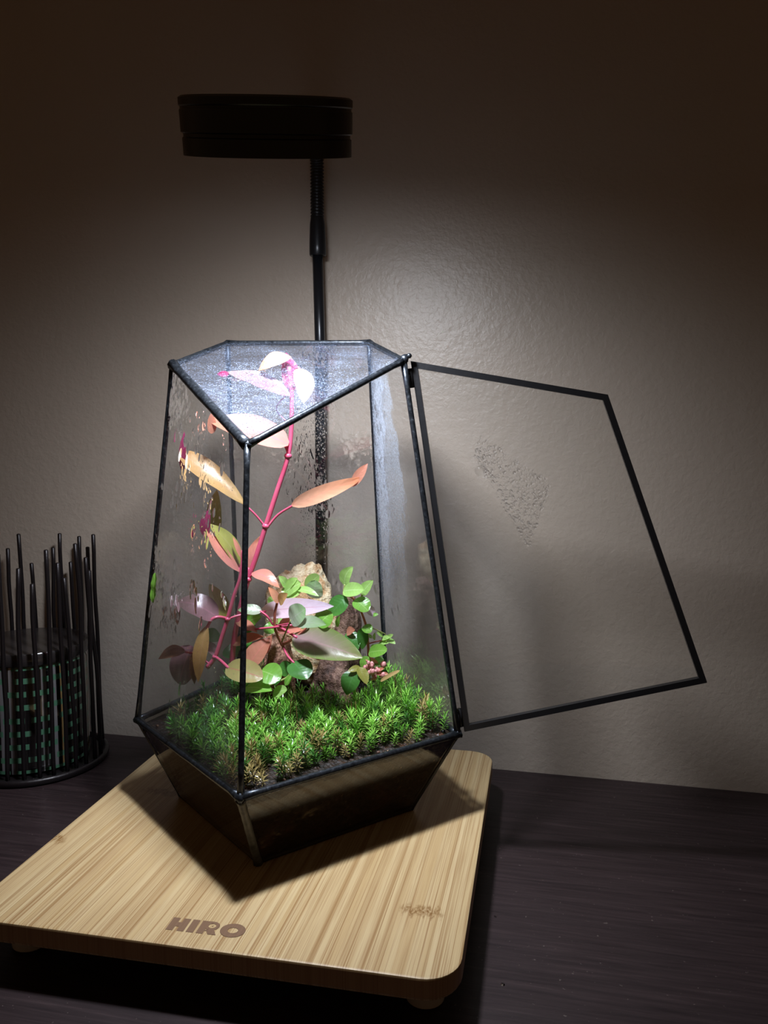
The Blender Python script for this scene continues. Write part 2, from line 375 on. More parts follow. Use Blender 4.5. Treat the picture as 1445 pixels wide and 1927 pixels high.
# ------------------------------------------------------------------ terrarium
rim = [V((.0133, -.1368, .0603)), V((.1234, -.0113, .0603)), V((.0495, .0959, .0603)), V((-.0782, .0868, .0603)), V((-.1079, -.0345, .0603))]
bot = [V((.0096, -.1009, .001)), V((.0907, -.0084, .001)), V((.0362, .0706, .001)), V((-.0579, .0639, .001)), V((-.0798, -.0255, .001))]
top = [V((.0088, -.1088, .2618)), V((.0835, -.0145, .3177)), at(695, 645, .03), at(428, 646, .03), V((-.0763, -.0306, .3156))]
ter = empty('terrarium', (0, 0, 0), 'pentagonal glass terrarium with black soldered edges standing on the bamboo scale', 'terrarium')
def bar(a, b, r, mat, name='frame_bar', parent=None, seed=0, ends=True):
    bm = bmesh.new(); n = 14; rnd = random.Random(seed)
    pts = [a.lerp(b, k/n) for k in range(n+1)]
    rr = [r*(1+.12*noise.noise(V((k*.9, seed*3.1, 0)))) for k in range(n+1)]
    if ends: rr[0] *= 1.3; rr[-1] *= 1.3
    tube(bm, pts, rr, 8); return obj(name, bm, mat, parent or ter)
for i in range(5):
    j = (i+1) % 5
    bar(rim[i], rim[j], .0023, M_CAME, seed=i); bar(top[i], top[j], (.0022, .0021, .002, .0021, .0031)[i], M_CAME, seed=10+i)
    bar(rim[i], top[i], .0019, M_CAME, seed=20+i)
    bar(rim[i]-V((0, 0, .001)), bot[i], .0026 if i == 0 else .0012, M_FOIL if i == 0 else M_CHANNEL, seed=30+i); bar(bot[i]+V((0, 0, .0005)), bot[j]+V((0, 0, .0005)), .0012, M_CHANNEL, seed=40+i)
def pane(pts, mat, parent=None, th=.0018, name='glass_pane', inset=.0006):
    pts = [V(p) for p in pts]; c = sum(pts, V())/len(pts)
    n = V()
    for k in range(len(pts)): n += (pts[k]-c).cross(pts[(k+1) % len(pts)]-c)
    n.normalize(); bm = bmesh.new(); uvl = bm.loops.layers.uv.new('UVMap')
    uvs = [(0, 0), (1, 0), (1, 1), (0, 1)] if len(pts) == 4 else [(.5+.5*cos(2*pi*k/len(pts)), .5+.5*sin(2*pi*k/len(pts))) for k in range(len(pts))]
    lay = []
    for s in (-.5, .5): lay.append([bm.verts.new(p+(c-p).normalized()*inset+n*th*s) for p in pts])
    m = len(pts); um = {}
    for l in lay:
        for k, v in enumerate(l): um[v] = uvs[k]
    bm.faces.new(lay[1]); bm.faces.new(lay[0][::-1])
    for k in range(m): bm.faces.new((lay[0][k], lay[0][(k+1) % m], lay[1][(k+1) % m], lay[1][k]))
    for f in bm.faces:
        for lo in f.loops: lo[uvl].uv = um[lo.vert]
    return obj(name, bm, mat, parent or ter, False)
# quads as (bottom_i, bottom_j, top_j, top_i)
def side(i): j = (i+1) % 5; return [rim[i], rim[j], top[j], top[i]]
def low(i): j = (i+1) % 5; return [bot[i], bot[j], rim[j], rim[i]]
P_left = pane([rim[4], rim[0], top[0], top[4]], G_LEFT)            # A-E
P_right = pane([rim[2], rim[1], top[1], top[2]], G_STREAK)         # C-D
P_back = pane(side(2), G_BACK); P_bl = pane(side(3), G_BACK)
P_top = pane([top[0], top[1], top[2], top[3], top[4]], G_TOP)
for i in range(5): pane(low(i), G_LOW)
pane([b+V((0, 0, .0009)) for b in bot], G_CLEAR)
# door, swung out on the hinge edge
hx = V((.0039, .0071, 0)); ha, hb = rim[1]+hx, top[1]+hx; PHI = 2.3495
def swing(p, phi=PHI):
    k = (hb-ha).normalized(); v = p-ha
    return ha+v*cos(phi)+k.cross(v)*sin(phi)+k*k.dot(v)*(1-cos(phi))
dE, dEr = swing(top[0]+hx), swing(rim[0]+hx)
door = bpy.data.objects.new('door', None); COL.objects.link(door); door.parent = ter; door.location = ha; door.empty_display_size = .01
door['label'] = 'hinged glass door with flat black metal frame, swung open to the right'
dq = [ha, dEr, dE, hb]; dc = sum(dq, V())/4
dn = (dq[1]-dq[0]).cross(dq[3]-dq[0]).normalized()
def flatbar(a, b, wdt, th, name, parent, mat=M_CHANNEL):
    d = (b-a).normalized(); inn = (dc-(a+b)/2); inn = (inn-d*inn.dot(d)).normalized()
    bm = bmesh.new(); a2, b2 = a, b
    rows = []
    # mitred ends: inner corners pulled in
    for s in (0, 1):
        for t in (-.5, .5): rows.append((s, t))
    def corner(p, prev, s):
        if s == 0: return p
        return None
    ia, ib = inner[id_of(a)], inner[id_of(b)]
    vs = [bm.verts.new(p+dn*th*t) for t in (-.5, .5) for p in (a, b, ib, ia)]
    for f in ((3, 2, 1, 0), (4, 5, 6, 7), (0, 1, 5, 4), (1, 2, 6, 5), (2, 3, 7, 6), (3, 0, 4, 7)): bm.faces.new([vs[k] for k in f])
    bmesh.ops.recalc_face_normals(bm, faces=bm.faces)
    bmesh.ops.bevel(bm, geom=[e for e in bm.edges], offset=.0004, segments=2)
    return obj(name, bm, mat, parent, False)
def inset_quad(qd, wd):
    out = []
    for k in range(4):
        p, a, b = qd[k], qd[k-1], qd[(k+1) % 4]
        u, v = (a-p).normalized(), (b-p).normalized(); sn = u.cross(v).length
        out.append(p+(u+v)*(wd/sn))
    return out
inn4 = inset_quad(dq, .0041); inner = {k: p for k, p in enumerate(inn4)}
def id_of(p): return min(range(4), key=lambda k: (dq[k]-p).length)
for k in range(4): flatbar(dq[k], dq[(k+1) % 4], .0046, .0042, 'frame_bar', door)
pane(inset_quad(dq, .0025), glass('glass_door', hz_fine(.03, 500, .01)), door)
for z, L0 in ((.93, .05), (.015, .05)):
    c0 = ha.lerp(hb, z); c1 = ha.lerp(hb, min(1, z+L0)); off = (rim[1]-ha)*.35
    bm = bmesh.new(); tube(bm, [c0+off, c1+off], .0016, 10); tube(bm, [c0+off*2, c0.lerp(c1, .8)+off*2.0], .0012, 8)
    obj('hinge', bm, M_CHANNEL, door)
bm = bmesh.new(); blob(bm, top[1]+V((.001, 0, .001)), .0032, jit=.4); blob(bm, top[1]+V((.004, 0, .003)), .0018); obj('solder_joint', bm, M_CAME, ter)
for k, (p, r) in enumerate([(rim[0], .0034), (rim[1], .0032), (top[0], .0028), (top[4], .0032), (rim[4], .003)]):
    bm = bmesh.new(); blob(bm, p, r, jit=.5, seed=k); obj('solder_joint', bm, M_CAME, ter)

# condensation: real domes of water on the inner face of a pane (a..d = quad bottom_i, bottom_j, top_j, top_i)
def drops(qd, n, rmin, rmax, dens, parent, seed, run=1.3, power=3.0, side_sign=None, flat=.34):
    rnd = random.Random(seed); a, b, c, d = [V(p) for p in qd]
    cc = (a+b+c+d)/4; nr = (b-a).cross(d-a).normalized()
    if side_sign is None:
        if (V((0, 0, .18))-cc).dot(nr) < 0: nr = -nr
    else: nr = nr*side_sign
    dwn = V((0, 0, -1)); dwn = (dwn-nr*dwn.dot(nr)).normalized(); sd = nr.cross(dwn)
    vs, fs = [], []; made = 0; tries = 0
    while made < n and tries < max(n*40, 60000):
        tries += 1
        u, v = rnd.random(), rnd.random()
        if rnd.random() > dens(u, v): continue
        p = a.lerp(b, u).lerp(d.lerp(c, u), v)+nr*.0010
        r = rmin+(rmax-rmin)*rnd.random()**power
        seg = 6 if r < .0006 else 9; e = 1+(run-1)*rnd.random()*(1 if r < .0006 else 1.6); sk = rnd.uniform(-.25, .25)
        base = len(vs); prof = ((1.0, 0), (.86, .30), (.50, .76))
        for pr_, ph in prof:
            for k in range(seg):
                an = 2*pi*k/seg; jx = 1+.12*sin(an*2+sk*9)
                dx, dy = cos(an)*r*pr_*jx, sin(an)*r*pr_*e
                vs.append(p+sd*(dx+dy*sk)+dwn*dy+nr*(ph*r*flat))
        vs.append(p+nr*r*flat*1.05)
        for t in range(2):
            for k in range(seg): k2 = (k+1) % seg; fs.append((base+t*seg+k, base+t*seg+k2, base+(t+1)*seg+k2, base+(t+1)*seg+k))
        for k in range(seg): fs.append((base+2*seg+k, base+2*seg+(k+1) % seg, base+3*seg))
        made += 1
    me = bpy.data.meshes.new('condensation'); me.from_pydata([tuple(x) for x in vs], [], fs); me.materials.append(M_WATER)
    if len(me.polygons) and me.polygons[0].normal.dot(nr) < 0: me.flip_normals()
    me.polygons.foreach_set('use_smooth', [True]*len(me.polygons))
    o = bpy.data.objects.new('condensation', me); COL.objects.link(o); o.parent = parent
    p = parent; off = V((0, 0, 0))
    while p is not None: off += p.location; p = p.parent
    o.location = -off; o['kind'] = 'stuff'; return o
def nzd(sx, sy, th, k=4, s=0): return lambda u, v: max(0, min(1, (noise.noise(V((u*sx, v*sy, s)))+.5-th)*k))
f1 = nzd(3.5, 6, .45, 5, 1.3)
drops(side(2), 900, .0004, .0023, lambda u, v: f1(1-u, v)*(1 if v > .3 else .15)*(1 if u < .62 else .35), P_back, 1, 1.9)
f2 = nzd(9, 3, .38, 4, 4.1)
drops(side(2), 7000, .00028, .0008, lambda u, v: f2(u, v)*min(1, max(0, (v-.1)*2)), P_back, 2, 1.2)
drops(side(3), 900, .00025, .0009, lambda u, v: f2(u, v)*(1 if v > .2 else .2), P_bl, 3, 1.4)
_n = (rim[0]-rim[4]).cross(top[4]-rim[4]); lsg = 1 if (O-rim[0]).dot(_n) > 0 else -1
f3 = nzd(6, 9, .36, 2.2, 7.7)
drops([rim[4], rim[0], top[0], top[4]], 620, .0005, .0024, lambda u, v: f3(u, v)*max(0, 1-u*1.15)*(1 if v > .3 else .12), P_left, 4, 2.2, side_sign=lsg)
drops([rim[4], rim[0], top[0], top[4]], 1600, .0002, .0005, lambda u, v: f3(u+3, v)*max(.1, 1-u*1.2)*(1 if v > .15 else .3), P_left, 5, 1.3, side_sign=lsg)
drops([rim[2], rim[1], top[1], top[2]], 2600, .0002, .0007, lambda u, v: max(0, 1-u*2.1)*(1 if v > .25 else .3), P_right, 6, 1.3)
drops([rim[2], rim[1], top[1], top[2]], 150, .0006, .0017, lambda u, v: max(0, 1-u*3.0)*(1 if v > .6 else .1), P_right, 7, 2.4)
# top pane: quad over the front part for sparkling drops
tq = [top[4], top[0], top[1], (top[2]+top[3])/2]
drops([top[4], top[0], top[1], top[2]], 1600, .0002, .0006, nzd(6, 6, .4, 3, 2.2), P_top, 8, 1.1, side_sign=-1, flat=.4)
# droplet cluster on the door (measured region of the pane, u from hinge)
def door_uv(px, py):
    v = ray(px, py); t = (ha-O).dot(dn)/v.dot(dn); p = O+v*t
    lo, hi, best = 0, 0, None
    for iu in range(101):
        for iv in range(101):
            u, w_ = iu/100, iv/100; q_ = ha.lerp(dEr, u).lerp(hb.lerp(dE, u), w_); dd = (q_-p).length
            if best is None or dd < best[0]: best = (dd, u, w_)
    return best[1], best[2]
u0, v0 = door_uv(958, 905); u1, v1 = door_uv(1010, 955); u2, v2 = door_uv(915, 850)
ax = V((u1-u2, v1-v2)); axl = ax.length
def dens_door(u, v):
    d = V((u-u0, v-v0)); s = d.dot(ax)/axl/axl; t = (d.x*ax.y-d.y*ax.x)/axl/axl
    if abs(s) > .62: return 0
    return 1 if abs(t) < .17+.30*(s+.62) else 0
sgn = 1 if (O-ha).dot((dEr-ha).cross(hb-ha)) > 0 else -1
cl = drops([ha, dEr, dE, hb], 1000, .0004, .00115, dens_door, door, 9, 1.1, 2.4, side_sign=sgn, flat=.95)
ub, vb = door_uv(906, 884)
drops([ha, dEr, dE, hb], 1, .0052*.85, .0053*.85, lambda u, v: 1 if abs(u-ub) < .006 and abs(v-vb) < .006 else 0, door, 10, 1.0, side_sign=sgn, flat=.55)
ub3, vb3 = door_uv(1122, 1278)
drops([ha, dEr, dE, hb], 60, .0002, .0007, lambda u, v: 1 if abs(u-ub3) < .03 and abs(v-vb3) < .012 else 0, door, 11, 1.1, side_sign=sgn)

# ------------------------------------------------------------------ soil
def inside(x, y, poly, m=0):
    c = V((sum(p.x for p in poly)/5, sum(p.y for p in poly)/5)); best = 1e9
    for k in range(5):
        a, b = poly[k], poly[(k+1) % 5]; e = V((b.x-a.x, b.y-a.y)).normalized(); nn = V((-e.y, e.x))
        if nn.dot(c-V((a.x, a.y))) < 0: nn = -nn
        best = min(best, nn.dot(V((x, y))-V((a.x, a.y))))
    return best-m
def soil_z(x, y):
    d = max(0, inside(x, y, rim)); e = min(1, d/.035)
    return .0565+.0045*e*e*(3-2*e)+.004*noise.noise(V((x*30, y*30, 0)))*e+.006*math.exp(-((x-.03)**2+(y-.05)**2)/.002)
bm = bmesh.new(); cc2 = V((sum(p.x for p in rim)/5, sum(p.y for p in rim)/5, 0)); NS, NR = 20, 26
grid = []
def rimpt(t, zz, ins):
    k = int(t) % 5; f = t-int(t); a = bot[k].lerp(rim[k], zz); b = bot[(k+1) % 5].lerp(rim[(k+1) % 5], zz); p = a.lerp(b, f)
    c_ = V((0, 0, p.z)); return p+(c_-p).normalized()*ins
ringpts = [rimpt(k/NS, .965, .0014) for k in range(5*NS)]
for r in range(NR+1):
    f = 1-r/NR; row = []
    for p in ringpts:
        x, y = cc2.x+(p.x-cc2.x)*f, cc2.y+(p.y-cc2.y)*f
        row.append(bm.verts.new((x, y, soil_z(x, y)+.0012*noise.noise(V((x*260, y*260, 1)))*(1 if r else 0))))
    grid.append(row)
for zz in (.78, .55, .3, .03): grid.insert(0, [bm.verts.new(rimpt(k/NS, zz, .0018+.001*noise.noise(V((k*.7, zz*20, 3))))) for k in range(5*NS)])
for a, b in zip(grid, grid[1:]):
    m = len(a)
    for k in range(m): bm.faces.new((a[k], a[(k+1) % m], b[(k+1) % m], b[k]))
bm.faces.new(grid[0][::-1])
bmesh.ops.remove_doubles(bm, verts=bm.verts, dist=.00001); bmesh.ops.recalc_face_normals(bm, faces=bm.faces)
# granules strewn on the surface
rnd = random.Random(5)
soil = obj('soil', bm, M_SOIL)
tag(recenter(soil), 'dark brown damp soil filling the glass base of the terrarium', 'soil', kind='stuff')
bm = bmesh.new()
for k in range(420):
    x, y = rnd.uniform(-.11, .125), rnd.uniform(-.13, .09)
    if inside(x, y, rim) < .005: continue
    s = bmesh.ops.create_icosphere(bm, subdivisions=1, radius=rnd.uniform(.0007, .0018)); o_ = V((x, y, soil_z(x, y)+.0004))
    for v in s['verts']: v.co = v.co*(1+.3*noise.noise(v.co*900+o_*50))+o_
M_GRIT = (lambda q: q.end(q.pbr(q.ramp(q.noise(q.coord(), 250, 3), [(.35, (.02, .009, .006)), (.55, (.10, .04, .022)), (.75, (.33, .2, .11))]), .55)))(N('soil_grit'))
tag(recenter(obj('soil_grit', bm, M_GRIT, None, False)), 'rusty brown crumbs of grit strewn over the dark soil', 'grit', kind='stuff')

# ------------------------------------------------------------------ rocks
def rock(pxc, pyt, Y, wpx, dm, z0, mat, seed, label, lean=0, rough=.28, taper=.45):
    tp = at(pxc, pyt, Y); wm = wpx*pxm(tp); h = tp.z-z0; bm = bmesh.new()
    bmesh.ops.create_icosphere(bm, subdivisions=5, radius=1)
    for v in bm.verts:
        n3 = V([math.copysign(abs(t)**.72, t) for t in v.co])*.86; d = 0
        d += .55*noise.noise(n3*1.3+V((seed, 0, 0)))+.30*abs(noise.noise(n3*2.9+V((0, seed, 0))))+.16*noise.noise(n3*6+V((seed, 1, 0)))
        cr = noise.noise(V((n3.x*4+seed, n3.y*4, n3.z*1.6))); d -= .35*max(0, .16-abs(cr))*2.4
        d += .05*noise.noise(n3*14)-.16*abs(noise.noise(V((n3.x*3.2+n3.z*1.5, n3.y*3.2, seed))))*1.6
        k = 1+rough*2*d; p = n3*k; t = (p.z+1)/2
        s = 1-taper*max(0, t)**1.5
        v.co = V((tp.x+p.x*wm*.5*s+lean*(t-.5), Y+p.y*dm*.5*s, z0+h*.5*(1+p.z*.98)))
    return tag(recenter(obj('rock', bm, mat)), label, 'rock', 'stones in the terrarium')
rock(566, 1046, .050, 165, .045, .056, R_CREAM, 3.1, 'pale cream and ochre pitted stone standing tallest at the back of the terrarium', 0, .20, .12)
rock(652, 1105, .046, 74, .04, .056, R_BROWN, 8.4, 'grey brown ridged stone right of the tall cream stone, behind green leaves', .004, .22, .4)
rock(628, 1222, .022, 104, .03, .054, R_BROWN, 5.2, 'dark brown stone low in front, rising from the moss below the broad green leaf', .002, .25, .35)
rock(522, 1180, .024, 80, .03, .054, R_PINK, 2.6, 'rusty pinkish stone half hidden behind the orange leaf at the left', 0, .25, .4)
rock(640, 1120, .050, 44, .03, .058, R_CREAM, 6.7, 'small cream stone wedged between the tall stone and the grey brown one', 0, .25, .3)

# ------------------------------------------------------------------ plants
def leafmesh(B, T, w, roll, bend, shape, curl=0, cup=.18, wave=.04, seed=0, sidebend=0, fold=0):
    a = T-B; Ln = a.length; a.normalize()
    v = (O-(B+T)/2).normalized(); n0 = (v-a*v.dot(a)).normalized(); s0 = a.cross(n0)
    if s0.z < 0: s0 = -s0
    roll += .28
    n = n0*cos(roll)+s0*sin(roll); s = a.cross(n)
    pa, pb = {'lance': (.75, .95), 'ovate': (.5, .8), 'round': (.45, .5), 'obov': (.95, .5), 'tri': (.25, 1.0), 'strap': (.3, .35)}[shape]
    um = pa/(pa+pb); nm = um**pa*(1-um)**pb
    bm = bmesh.new(); uvl = bm.loops.layers.uv.new('UVMap'); NU, NV = 14, 6; rows = []
    for i in range(NU+1):
        u = i/NU; uu = min(max(u, .004), .996); hw = w/2*(uu**pa*(1-uu)**pb)/nm
        c = B+a*(Ln*u)+n*(bend*Ln*sin(pi*u)-curl*Ln*max(0, u-.55)**2*4)+s*(sidebend*Ln*sin(pi*u))
        row = []
        for j in range(NV+1):
            t = 2*j/NV-1
            p = c+s*(hw*t)+n*(cup*hw*t*t+wave*w*noise.noise(V((u*4+seed, t*1.2, seed)))*(abs(t)+.3)+fold*hw*abs(t))
            row.append(bm.verts.new(p))
        rows.append(row)
    for i in range(NU):
        for j in range(NV):
            f = bm.faces.new((rows[i][j], rows[i][j+1], rows[i+1][j+1], rows[i+1][j]))
            for lo, (ui, vj) in zip(f.loops, ((i, j), (i, j+1), (i+1, j+1), (i+1, j))): lo[uvl].uv = (ui/NU, vj/NV)
    return bm
def leaf(pl, b, t, w, mat, Yb, Yt=None, roll=0.0, bend=.06, shape='ovate', curl=0, pet=None, petmat=None, petw=4, name='leaf', **kw):
    Yt = Yb if Yt is None else Yt; B, T = at(*b, Yb), at(*t, Yt)
    wm = w*pxm(B)/max(.35, abs(cos(roll+.28)))
    seed = (b[0]*7+b[1]*3) % 97
    o = obj(name, leafmesh(B, T, wm, roll, bend, shape, curl, seed=seed, **kw), L[mat], pl)
    if pet:
        pts = [at(x, y, Y) for x, y, Y in pet]+[B+(T-B)*.06]
        bm = bmesh.new(); tube(bm, spline(pts, 5), petw/2*pxm(B), 6); obj('petiole', bm, petmat or T_PINK, pl)
    return o
def stem(pl, pts, wpx, mat, joints=()):
    P = [at(x, y, Y) for x, y, Y in pts]; sp = spline(P, 6); n = len(sp)
    r0, r1 = (wpx if isinstance(wpx, tuple) else (wpx, wpx)); k_ = pxm(P[0])/2
    rr = [(r0+(r1-r0)*i/(n-1))*k_ for i in range(n)]
    bm = bmesh.new(); tube(bm, sp, rr, 8)
    for j in joints:
        p = at(*j); blob(bm, p, r0*k_*1.35, 8, 6, (1, 1, .8))
    return obj('stem', bm, mat, pl)
def plant(name, px, label, cat='plant'):
    p = at(px[0], px[1], px[2]); return empty(name, (p.x, p.y, max(.05, min(p.z, .07))), label, cat, {'stem_plant': 'red stemmed plants', 'creeping_plant': 'green creeping plants'}.get(name))

Y1 = -.012
tall = plant('stem_plant', (439, 1240, Y1), 'tallest red stemmed plant with orange and pink leaves, reaching up to the top glass')
stem(tall, [(436, 1262, Y1), (440, 1207, Y1), (452, 1145, Y1), (467, 1090, Y1), (483, 1045, Y1), (500, 990, Y1), (521, 925, Y1), (541, 862, Y1), (548, 810, Y1), (549, 740, -.015), (544, 690, -.015)], (11, 8), T_PINK, [(500, 990, Y1), (467, 1090, Y1), (542, 858, Y1)])
leaf(tall, (464, 952), (340, 852), 40, 'gold', -.02, -.024, roll=.2, pet=[(498, 990, Y1), (480, 968, -.016)], shape='obov', bend=.05)
leaf(tall, (343, 888), (347, 812), 13, 'magenta', -.025, -.025, shape='lance')
leaf(tall, (549, 951), (684, 898), 30, 'orange', -.015, -.005, roll=-.25, pet=[(503, 992, Y1), (524, 968, Y1)], petw=5, shape='ovate', bend=.09)
leaf(tall, (662, 916), (692, 872), 19, 'red', -.006, -.004, shape='lance')
leaf(tall, (543, 836), (391, 790), 50, 'pink', -.015, -.03, roll=.35, pet=[(542, 860, Y1), (541, 848, Y1)], petw=6, shape='ovate', bend=.07)
leaf(tall, (398, 816), (397, 778), 17, 'red', -.031, -.031, shape='ovate')
leaf(tall, (546, 745), (424, 700), 28, 'mauve', -.018, -.022, roll=.6, pet=[(546, 800, Y1), (520, 770, Y1)], petw=3, shape='lance')
leaf(tall, (432, 704), (408, 704), 11, 'magenta', -.023, -.023, shape='lance')
leaf(tall, (548, 672), (488, 700), 25, 'orange', -.012, -.018, roll=.3, shape='lance', bend=.25, curl=-.1)
leaf(tall, (548, 735), (538, 664), 34, 'magenta', -.010, -.006, roll=.2, shape='ovate')
leaf(tall, (552, 735), (556, 690), 22, 'magenta', -.014, -.010, roll=.4, shape='ovate')
leaf(tall, (566, 694), (571, 759), 38, 'white', -.030, -.040, roll=.15, shape='ovate', bend=.10, pet=[(548, 742, -.015), (552, 705, -.02), (560, 692, -.028)], petw=4)
leaf(tall, (466, 1072), (497, 1004), 20, 'pink', -.010, -.006, roll=.5, shape='lance', pet=[(468, 1088, Y1)])
leaf(tall, (474, 1078), (526, 1106), 24, 'pink', -.014, -.022, roll=.3, shape='lance', bend=.16, pet=[(467, 1088, Y1)])
leaf(tall, (444, 1168), (484, 1190), 18, 'red', -.012, -.02, roll=.3, shape='lance')
leaf(tall, (436, 1212), (497, 1198), 20, 'red', -.012, -.018, roll=.4, shape='lance', pet=[(438, 1215, Y1)])

Y2 = -.032
sec = plant('stem_plant', (402, 1250, Y2), 'shorter red stemmed plant with mauve and gold leaves beside the fogged left pane')
stem(sec, [(390, 1256, Y2), (405, 1236, Y2), (417, 1200, Y2), (428, 1165, Y2), (440, 1122, Y2), (451, 1090, Y2), (455, 1062, Y2), (457, 1036, Y2)], (9, 6), T_PINK, [(428, 1165, Y2), (405, 1236, Y2)])
leaf(sec, (450, 1076), (386, 992), 20, 'pink', Y2, -.036, roll=.5, shape='lance', sidebend=-.12)
leaf(sec, (452, 1066), (392, 985), 30, 'olive', -.028, -.034, roll=.4, shape='lance', pet=[(452, 1085, Y2)], sidebend=.05)
leaf(sec, (386, 1010), (393, 958), 20, 'magenta', -.036, -.036, shape='ovate', roll=.3)
leaf(sec, (406, 1000), (408, 922), 28, 'olive', -.012, -.012, shape='ovate', roll=.3)
leaf(sec, (454, 1050), (438, 1010), 9, 'pink', Y2, Y2, shape='lance')
leaf(sec, (410, 1162), (330, 1128), 44, 'mauve', -.034, -.040, roll=.3, shape='ovate', bend=.12, pet=[(428, 1165, Y2)], curl=.15)
leaf(sec, (334, 1138), (334, 1176), 12, 'brown', -.041, -.043, shape='lance')
leaf(sec, (424, 1164), (394, 1099), 31, 'olive', -.028, -.022, roll=.2, shape='ovate')
leaf(sec, (390, 1176), (373, 1284), 27, 'gold', -.040, -.046, roll=.2, shape='lance', pet=[(427, 1164, Y2), (412, 1161, -.036), (398, 1166, -.039)], petw=6, bend=.08)
leaf(sec, (372, 1215), (366, 1288), 18, 'brown', -.036, -.036, roll=.3, shape='lance')
leaf(sec, (426, 1256), (494, 1276), 44, 'yellow', -.046, -.050, roll=.15, shape='round', pet=[(405, 1236, Y2), (416, 1244, -.04)], petw=6, bend=.05)
leaf(sec, (404, 1236), (376, 1200), 20, 'mauve', Y2, -.02, roll=.6, shape='lance', pet=[(405, 1238, Y2)])
leaf(sec, (350, 1226), (298, 1240), 22, 'brown', -.03, -.034, roll=.5, shape='lance', bend=.15, pet=[(395, 1250, Y2), (370, 1232, -.03)])
leaf(sec, (360, 1215), (338, 1288), 48, 'mauve', -.018, -.022, roll=.3, shape='round')
bm = bmesh.new(); tube(bm, spline([at(428, 1165, Y2), at(450, 1158, -.028), at(478, 1154, -.022), at(500, 1150, -.015)], 5), 2.2*pxm(at(450, 1160, Y2)), 6); obj('petiole', bm, T_PINK, sec)
leaf(sec, (385, 1190), (415, 1206), 26, 'dark', -.02, -.018, roll=.2, shape='ovate')

Y3 = -.018
mid = plant('broad_leaved_plant', (545, 1250, Y3), 'bushy plant with broad pale pink and green edged leaves leaning on the middle stones')
stem(mid, [(548, 1244, Y3), (531, 1214, Y3), (518, 1185, -.022), (517, 1158, -.024), (522, 1132, -.024)], (6, 5), T_RED, [(531, 1213, Y3)])
stem(mid, [(531, 1213, Y3), (552, 1202, Y3), (572, 1186, -.02), (580, 1176, -.02)], (6, 4), T_RED)
leaf(mid, (490, 1150), (628, 1141), 36, 'white', -.008, -.018, roll=.1, shape='ovate', bend=.02, wave=.02)
leaf(mid, (552, 1198), (682, 1238), 62, 'mauvegreen', -.020, -.034, roll=.1, shape='ovate', bend=.04, pet=[(520, 1176, -.012), (535, 1185, -.016)], petmat=T_PINK, petw=5)
leaf(mid, (522, 1180), (585, 1178), 34, 'pink', -.010, -.016, roll=.2, shape='ovate')
leaf(mid, (524, 1134), (505, 1105), 15, 'orange', -.024, -.028, roll=.3, shape='ovate')
leaf(mid, (525, 1134), (541, 1117), 18, 'gold', -.024, -.030, roll=.3, shape='ovate')
leaf(mid, (546, 1168), (575, 1146), 38, 'grey', -.030, -.034, roll=.2, shape='round', pet=[(530, 1208, Y3), (540, 1184, -.026)], petmat=T_GREEN, petw=3.5)
leaf(mid, (558, 1172), (614, 1176), 24, 'grey', -.030, -.040, roll=.3, shape='ovate', pet=[(518, 1178, -.022), (540, 1174, -.028)], petw=3)
leaf(mid, (598, 1178), (624, 1152), 34, 'green', -.020, -.016, roll=.2, shape='round')
leaf(mid, (552, 1246), (578, 1278), 44, 'dark', -.030, -.040, roll=.1, shape='round', pet=[(533, 1218, Y3), (541, 1234, -.026)], petmat=T_PINK, petw=4)
leaf(mid, (548, 1248), (530, 1270), 26, 'dark', -.018, -.02, roll=.3, shape='round')
leaf(mid, (492, 1150), (447, 1148), 20, 'grey', -.022, -.026, roll=.3, shape='ovate', pet=[(514, 1176, -.022), (503, 1160, -.022)], petw=4)
leaf(mid, (466, 1254), (508, 1200), 36, 'red', -.028, -.016, roll=.25, shape='ovate', bend=.05)
leaf(mid, (492, 1236), (512, 1194), 20, 'pink', -.014, -.010, roll=.3, shape='lance')
bm = bmesh.new(); tube(bm, spline([at(462, 1186, -.012), at(490, 1183, -.02), at(520, 1180, -.024), at(552, 1176, -.022)], 5), 2.2*pxm(at(500, 1180, -.02)), 6); obj('petiole', bm, T_PINK, mid)

gl = plant('creeping_plant', (500, 1280, -.03), 'low bright green round leaved plant beside the front black edge, above the moss')
stem(gl, [(470, 1300, -.03), (505, 1290, -.03), (540, 1275, -.028), (546, 1262, -.028)], (4, 4), T_GREEN)
leaf(gl, (492, 1262), (528, 1278), 42, 'green', -.040, -.044, roll=.1, shape='round', pet=[(500, 1292, -.03)], petmat=T_GREEN)
leaf(gl, (462, 1294), (512, 1300), 26, 'green', -.045, -.050, roll=.5, shape='ovate')
leaf(gl, (514, 1306), (540, 1298), 20, 'lime', -.040, -.044, roll=.3, shape='round')
leaf(gl, (462, 1172), (492, 1160), 26, 'green', -.004, -.004, roll=.2, shape='ovate')
leaf(gl, (478, 1168), (462, 1190), 22, 'dark', .0, .0, roll=.2, shape='ovate')
leaf(gl, (500, 1175), (516, 1190), 28, 'green', .004, .004, roll=.2, shape='round')
leaf(gl, (523, 1172), (546, 1164), 24, 'lime', .0, .0, roll=.2, shape='round')
leaf(gl, (446, 1214), (476, 1206), 28, 'dark', -.004, -.004, roll=.2, shape='ovate')
leaf(gl, (425, 1218), (446, 1236), 34, 'dark', -.004, -.004, roll=.2, shape='ovate')
leaf(gl, (476, 1214), (456, 1236), 30, 'dark', -.002, -.002, roll=.2, shape='ovate')
leaf(gl, (536, 1290), (552, 1268), 12, 'green', -.03, -.028, roll=.2, shape='lance')
leaf(gl, (528, 1268), (516, 1290), 14, 'dark', -.03, -.03, roll=.2, shape='lance')

